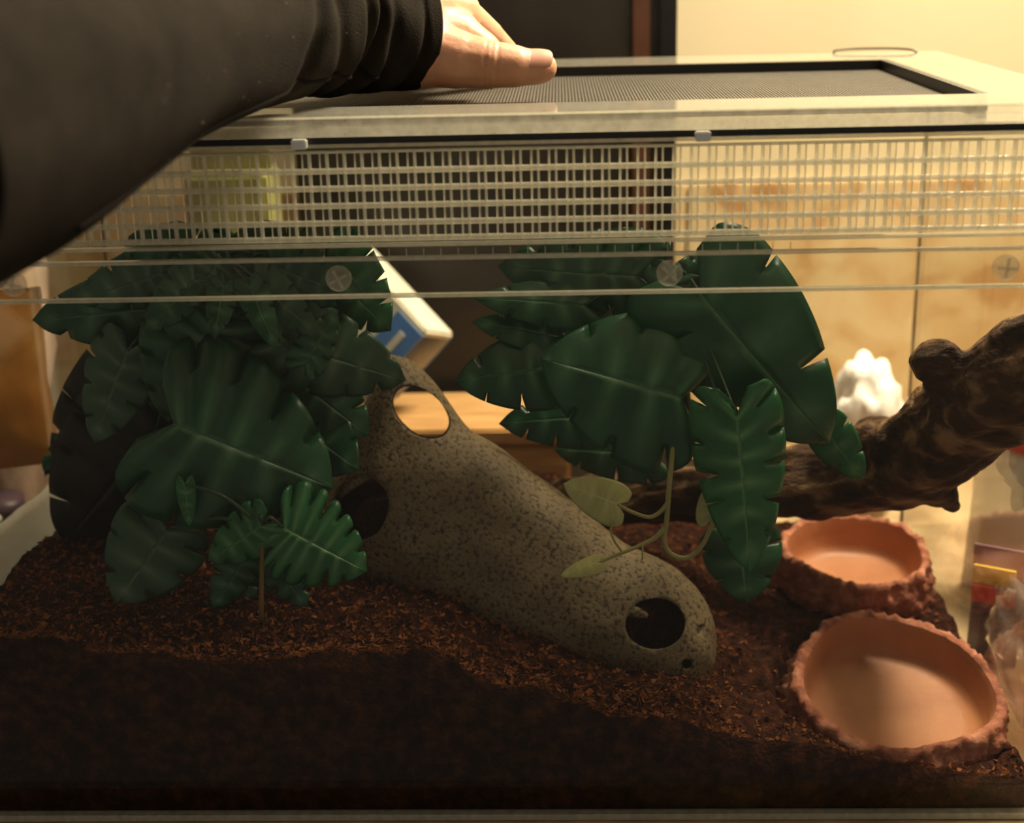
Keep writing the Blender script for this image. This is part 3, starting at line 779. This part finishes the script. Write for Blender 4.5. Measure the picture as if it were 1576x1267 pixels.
for i in range(NA):
    for j in range(NB): a = i*(NB+1)+j; ff.append((a, a+1, a+NB+2, a+NB+1))
nl = raw('thumbnail', vv, ff, M['nail']); adopt(nl, per)
m_ = nl.modifiers.new('t', 'SOLIDIFY'); m_.thickness = .0008; m_.offset = 0
# sleeve: loft with folds gathered above the cuff
SP = [(612, 36, .124, 108), (582, 36, .114, 110), (535, 32, .096, 114), (492, 29, .078, 118), (450, 28, .058, 124), (395, 32, .030, 130), (325, 44, -.010, 142), (215, 70, -.065, 170), (85, 104, -.12, 220), (-80, 155, -.18, 275), (-280, 210, -.24, 330)]
pts = []
for u, v, y, r in SP: p = aty(u, v, y); pts.append((*p, r/pxm(p)))
P = catmull(pts, 14); n = 72
vv = []; ff = []; s0 = None
FOLDS = [(18, .0040, .5), (33, .0060, 1.1), (43, .0100, -.4), (51, .0095, .7), (60, .0070, 2.0), (76, .0045, -.8)]
seam = []
for i, p in enumerate(P):
    a = V(P[max(i-1, 0)][:3]); b = V(P[min(i+1, len(P)-1)][:3]); d = (b-a).normalized(); c = V(p[:3])
    upv = V((0, 0, 1)); upv = (upv-d*upv.dot(d)).normalized(); sv = d.cross(upv)
    for k in range(n):
        an = 2*PI*k/n; r = p[3]
        for f0, am, ph in FOLDS: r -= am*math.exp(-((i-f0-5*math.sin(an+ph)-2*noise.noise(V((an, f0, 0))))/2.6)**2)*(.65+.35*math.sin(an*2+ph))
        r += .0022*noise.noise(V((math.cos(an)*2, math.sin(an)*2, i*.06)))*min(1, i/20)
        q = c+(upv*math.cos(an)+sv*math.sin(an))*r
        if q.y > 0 and q.z < LZ1+.0015: q.z = LZ1+.0015       # rests on the lid
        if q.y <= 0 and q.y > -.012 and q.z < LZ1: q.y = -.012
        vv.append(q)
    kk = int(n*.635)
    seam.append(vv[-n+kk])
m = len(P)
for i in range(m-1):
    for k in range(n): ff.append((i*n+k, i*n+(k+1) % n, (i+1)*n+(k+1) % n, (i+1)*n+k))
sl_ = raw('sleeve', vv, ff, M['cloth']); adopt(sl_, per)
md = sl_.modifiers.new('t', 'SOLIDIFY'); md.thickness = .0022; md.offset = -1
sm = tube('sleeve_seam', [(*q, .0013) for q in seam[30:128:3]], M['stitch'], None, 6, 3); adopt(sm, per)
# lint on the cloth
rl = random.Random(5); lv = []; lf = []
for k in range(46):
    i = rl.randrange(52, 135); j = rl.randrange(int(n*.60), int(n*.84)); q = V(vv[i*n+j]); nrm = (q-V(P[i][:3])).normalized(); q = q+nrm*.0003
    a = V((rl.gauss(0, 1), rl.gauss(0, 1), rl.gauss(0, 1))).normalized()*rl.uniform(.0002, .0009); b0_ = nrm*.0002; c0 = a.cross(nrm).normalized()*.00013
    bi = len(lv); lv += [q+a, q-a, q+b0_, q+c0]; lf += [(bi, bi+1, bi+2), (bi, bi+2, bi+3), (bi, bi+3, bi+1), (bi+1, bi+3, bi+2)]
li = raw('lint', lv, lf, M['lint'], None, False); adopt(li, per); li['kind'] = 'stuff'

# ------------------------------------------------------------------ things behind and beside the tank
case = empty('black_case', (-.02, .55, 0), 'tall black case with a brown vertical strip standing behind the tank', 'case')
boxo('body', (-.185, .135, .50, .60, 0, .64), M['casewood'], case, .004)
boxo('edge_strip', (.1005, .1145, .4985, .5005, .002, .635), M['brown'], case, .0005)
boxo('corner_post', (.122, .1365, .4975, .5020, 0, .64), M['black'], case, .001)
bd = empty('wooden_box', (-.06, .43, 0), 'tan wooden box lying behind the tank below the black case', 'box')
boxo('body', (-.15, .045, .375, .475, 0, .098), M['board'], bd, .003)
boxo('box_lid', (-.152, .047, .373, .477, .0985, .112), M['board'], bd, .002)
# white carton with blue band, leaning
ct = empty('white_carton', (-.10, .425, .113), 'white carton with a blue band, propped at a slant on the wooden box', 'carton')
bm = bmesh.new(); box(bm, -.075, .024, -.028, .028, 0, .110); bmesh.ops.bevel(bm, geom=bm.edges[:], offset=.002, segments=2, affect='EDGES'); cbody = obj('body', bm, M['carton'], ct)
bm = bmesh.new(); box(bm, -.050, .018, -.0287, .0287, .000, .030); o = obj('blue_band', bm, M['blue'], ct)
bm = bmesh.new(); box(bm, -.035, .008, -.0292, -.0285, .011, .017); o = obj('white_stripe', bm, M['carton'], ct)
ct.rotation_euler = (-.45, -.82, 0); ct.location = tuple(aty(650, 545, .41))

def pouch(name, c, w_, h_, d_, rot, mat, label, cat, seed=1, tilt=0):
    """sealed pillow pouch with crimped ends"""
    e = empty(name, c, label, cat); NA, NB = 22, 18; vv = []; ff = []
    for sgn in (-1, 1):
        for i in range(NA+1):
            for j in range(NB+1):
                s, t = i/NA*2-1, j/NB*2-1
                bul = max(0, (1-abs(s)**3))*max(0, (1-abs(t)**2.2)); wr = .18*noise.noise(V((s*2.2+seed, t*2.2, sgn)))+.10*noise.noise(V((s*5, t*5+seed, sgn)))
                vv.append((s*w_/2*(1-.06*(1-abs(t))), sgn*(.0006+d_/2*bul*(1+wr)), h_/2+t*h_/2))
    q = (NA+1)*(NB+1)
    for sgn in (0, 1):
        for i in range(NA):
            for j in range(NB):
                a = sgn*q+i*(NB+1)+j; f = (a, a+1, a+NB+2, a+NB+1); ff.append(f if sgn else f[::-1])
    body = raw('pouch_body', vv, ff, mat, e)
    for z0 in (0, h_-.008):
        bm = bmesh.new(); box(bm, -w_/2, w_/2, -.0012, .0012, z0, z0+.008); obj('crimped_seal', bm, mat, e)
    e.rotation_euler = (tilt, 0, rot); return e
def crumple(name, c, sx, sy, sz, mat, label, cat, seed, amp=.28, sub=4, rot=0):
    bm = bmesh.new(); bmesh.ops.create_icosphere(bm, subdivisions=sub, radius=1)
    for v in bm.verts:
        p = v.co.copy(); d = 1
        for f, a in ((1.6, .9), (3.4, .6), (7, .3)): d += amp*a*(1-2*abs(noise.noise(p*f+V((seed, seed*2, 0)))))
        v.co = V((p.x*sx*d, p.y*sy*d, p.z*sz*d))
    zmin = min(v.co.z for v in bm.verts)
    for v in bm.verts: v.co.z -= zmin
    o = obj(name, bm, mat, None, True); o.location = c; o.rotation_euler = (0, 0, rot); tag(o, label, cat); return o
# left side
pouch('orange_pouch', (-.362, .20, .145), .110, .125, .05, .35, M['orange'], 'bulging orange pouch seen through the left wall above the crumpled plastic', 'pouch', 2)
crumple('plastic_bag', (-.40, .155, 0), .026, .03, .058, M['film'], 'crumpled greyish clear plastic bag left of the tank', 'bag', 4.2, .3)
crumple('tan_bag', (-.43, .38, .0), .05, .05, .17, M['tbrown'], 'tan crumpled bag standing behind the tank at far left', 'bag', 6.2, .2)
crumple('white_tissue', (-.345, .17, .274), .030, .03, .022, M['tissue'], 'pale crumpled tissue near the sleeve on top of the orange pouch', 'tissue', 9.1, .3)
# jar with two shiny knobs
jr = empty('grey_jar', (-.385, .275, 0), 'grey jar with two bright knobs on the lid, left of the tank', 'jar')
tube('jar_body', [(-.385, .275, 0, .020), (-.385, .275, .02, .024), (-.385, .275, .065, .024), (-.385, .275, .085, .018)], M['glass_grey'], jr, 20, 4)
tube('jar_lid', [(-.385, .275, .086, .019), (-.385, .275, .096, .019)], M['purple'], jr, 20, 1)
for k, (dx, dz) in enumerate(((.006, .0), (.008, .010))):
    tube('knob', [(-.385+dx, .252, .079+dz, .0035), (-.385+dx, .246, .079+dz, .0030)], M['white'], jr, 10, 2)
# white card propped against the tank, with a curled edge
vv = []; ff = []; NA, NB = 24, 14
pa, pb = V((-.375, .050, .0)), V((-.316, .250, .0))
for i in range(NA+1):
    for j in range(NB+1):
        s, t = i/NA, j/NB; p = pa.lerp(pb, s); hgt = .104+.022*s+.004*noise.noise(V((s*6, 0, 1)))
        vv.append(V((p.x+.018*t*t-.02*t, p.y, t*hgt+.0008)))
for i in range(NA):
    for j in range(NB): a = i*(NB+1)+j; ff.append((a, a+1, a+NB+2, a+NB+1))
pp = raw('white_card', vv, ff, M['paper']); tag(pp, 'white card standing on edge outside the left wall', 'card')
m_ = pp.modifiers.new('t', 'SOLIDIFY'); m_.thickness = .0012
# far left behind: lime carton and white cup seen through the vent band
lc = empty('lime_carton', (-.225, .47, 0), 'yellow-green carton seen through the left end of the vent band', 'carton')
boxo('body', (-.266, -.199, .44, .50, 0, .31), M['lime'], lc, .003)
boxo('flap', (-.266, -.199, .468, .472, .3102, .335), M['lime'], lc, .001)
cp = empty('white_bottle', (-.240, .40, 0), 'slim white bottle in front of the yellow-green carton', 'bottle')
tube('bottle_body', [(-.240, .40, 0, .012), (-.240, .40, .12, .012), (-.240, .40, .262, .012)], M['white'], cp, 20, 4)
tube('bottle_cap', [(-.240, .40, .262, .0132), (-.240, .40, .266, .0132)], M['white'], cp, 20, 1)
# right side
pouch('white_bag', (.386, .265, 0), .13, .155, .06, -.95, M['carton'], 'white bag with red top band outside the right wall', 'bag', 5)
bpy.data.objects['white_bag'].children[0].name = 'bag_body'
rb = bpy.data.objects['white_bag']
crumple('tan_wrapper', (.338, .105, 0), .018, .055, .030, M['film'], 'crumpled tan see-through wrapper lying right of the tank', 'wrapper', 2.7, .35)
sn = pouch('snack_packet', (.334, .190, .0), .034, .085, .02, -.5, M['purple'], 'small purple, yellow and red snack packet right of the tank', 'packet', 8)
for nm, z0, z1, mt in (('yellow_panel', .062, .075, 'yellow'), ('red_panel', .048, .060, 'red')):
    bm = bmesh.new(); box(bm, -.014, .014, -.0125, -.0105, z0, z1); bmesh.ops.bevel(bm, geom=bm.edges[:], offset=.0005, segments=1, affect='EDGES'); obj(nm, bm, M[mt], sn)
bm = bmesh.new(); box(bm, -.0655, .0655, -.022, .022, .122, .146); bmesh.ops.bevel(bm, geom=bm.edges[:], offset=.006, segments=3, affect='EDGES'); obj('red_band', bm, M['red'], rb, True)
crumple('white_plastic_bag', (.300, .47, 0), .026, .026, .052, M['tissue'], 'crumpled white plastic bag behind the tank, between plant and driftwood', 'bag', 12.4, .3)
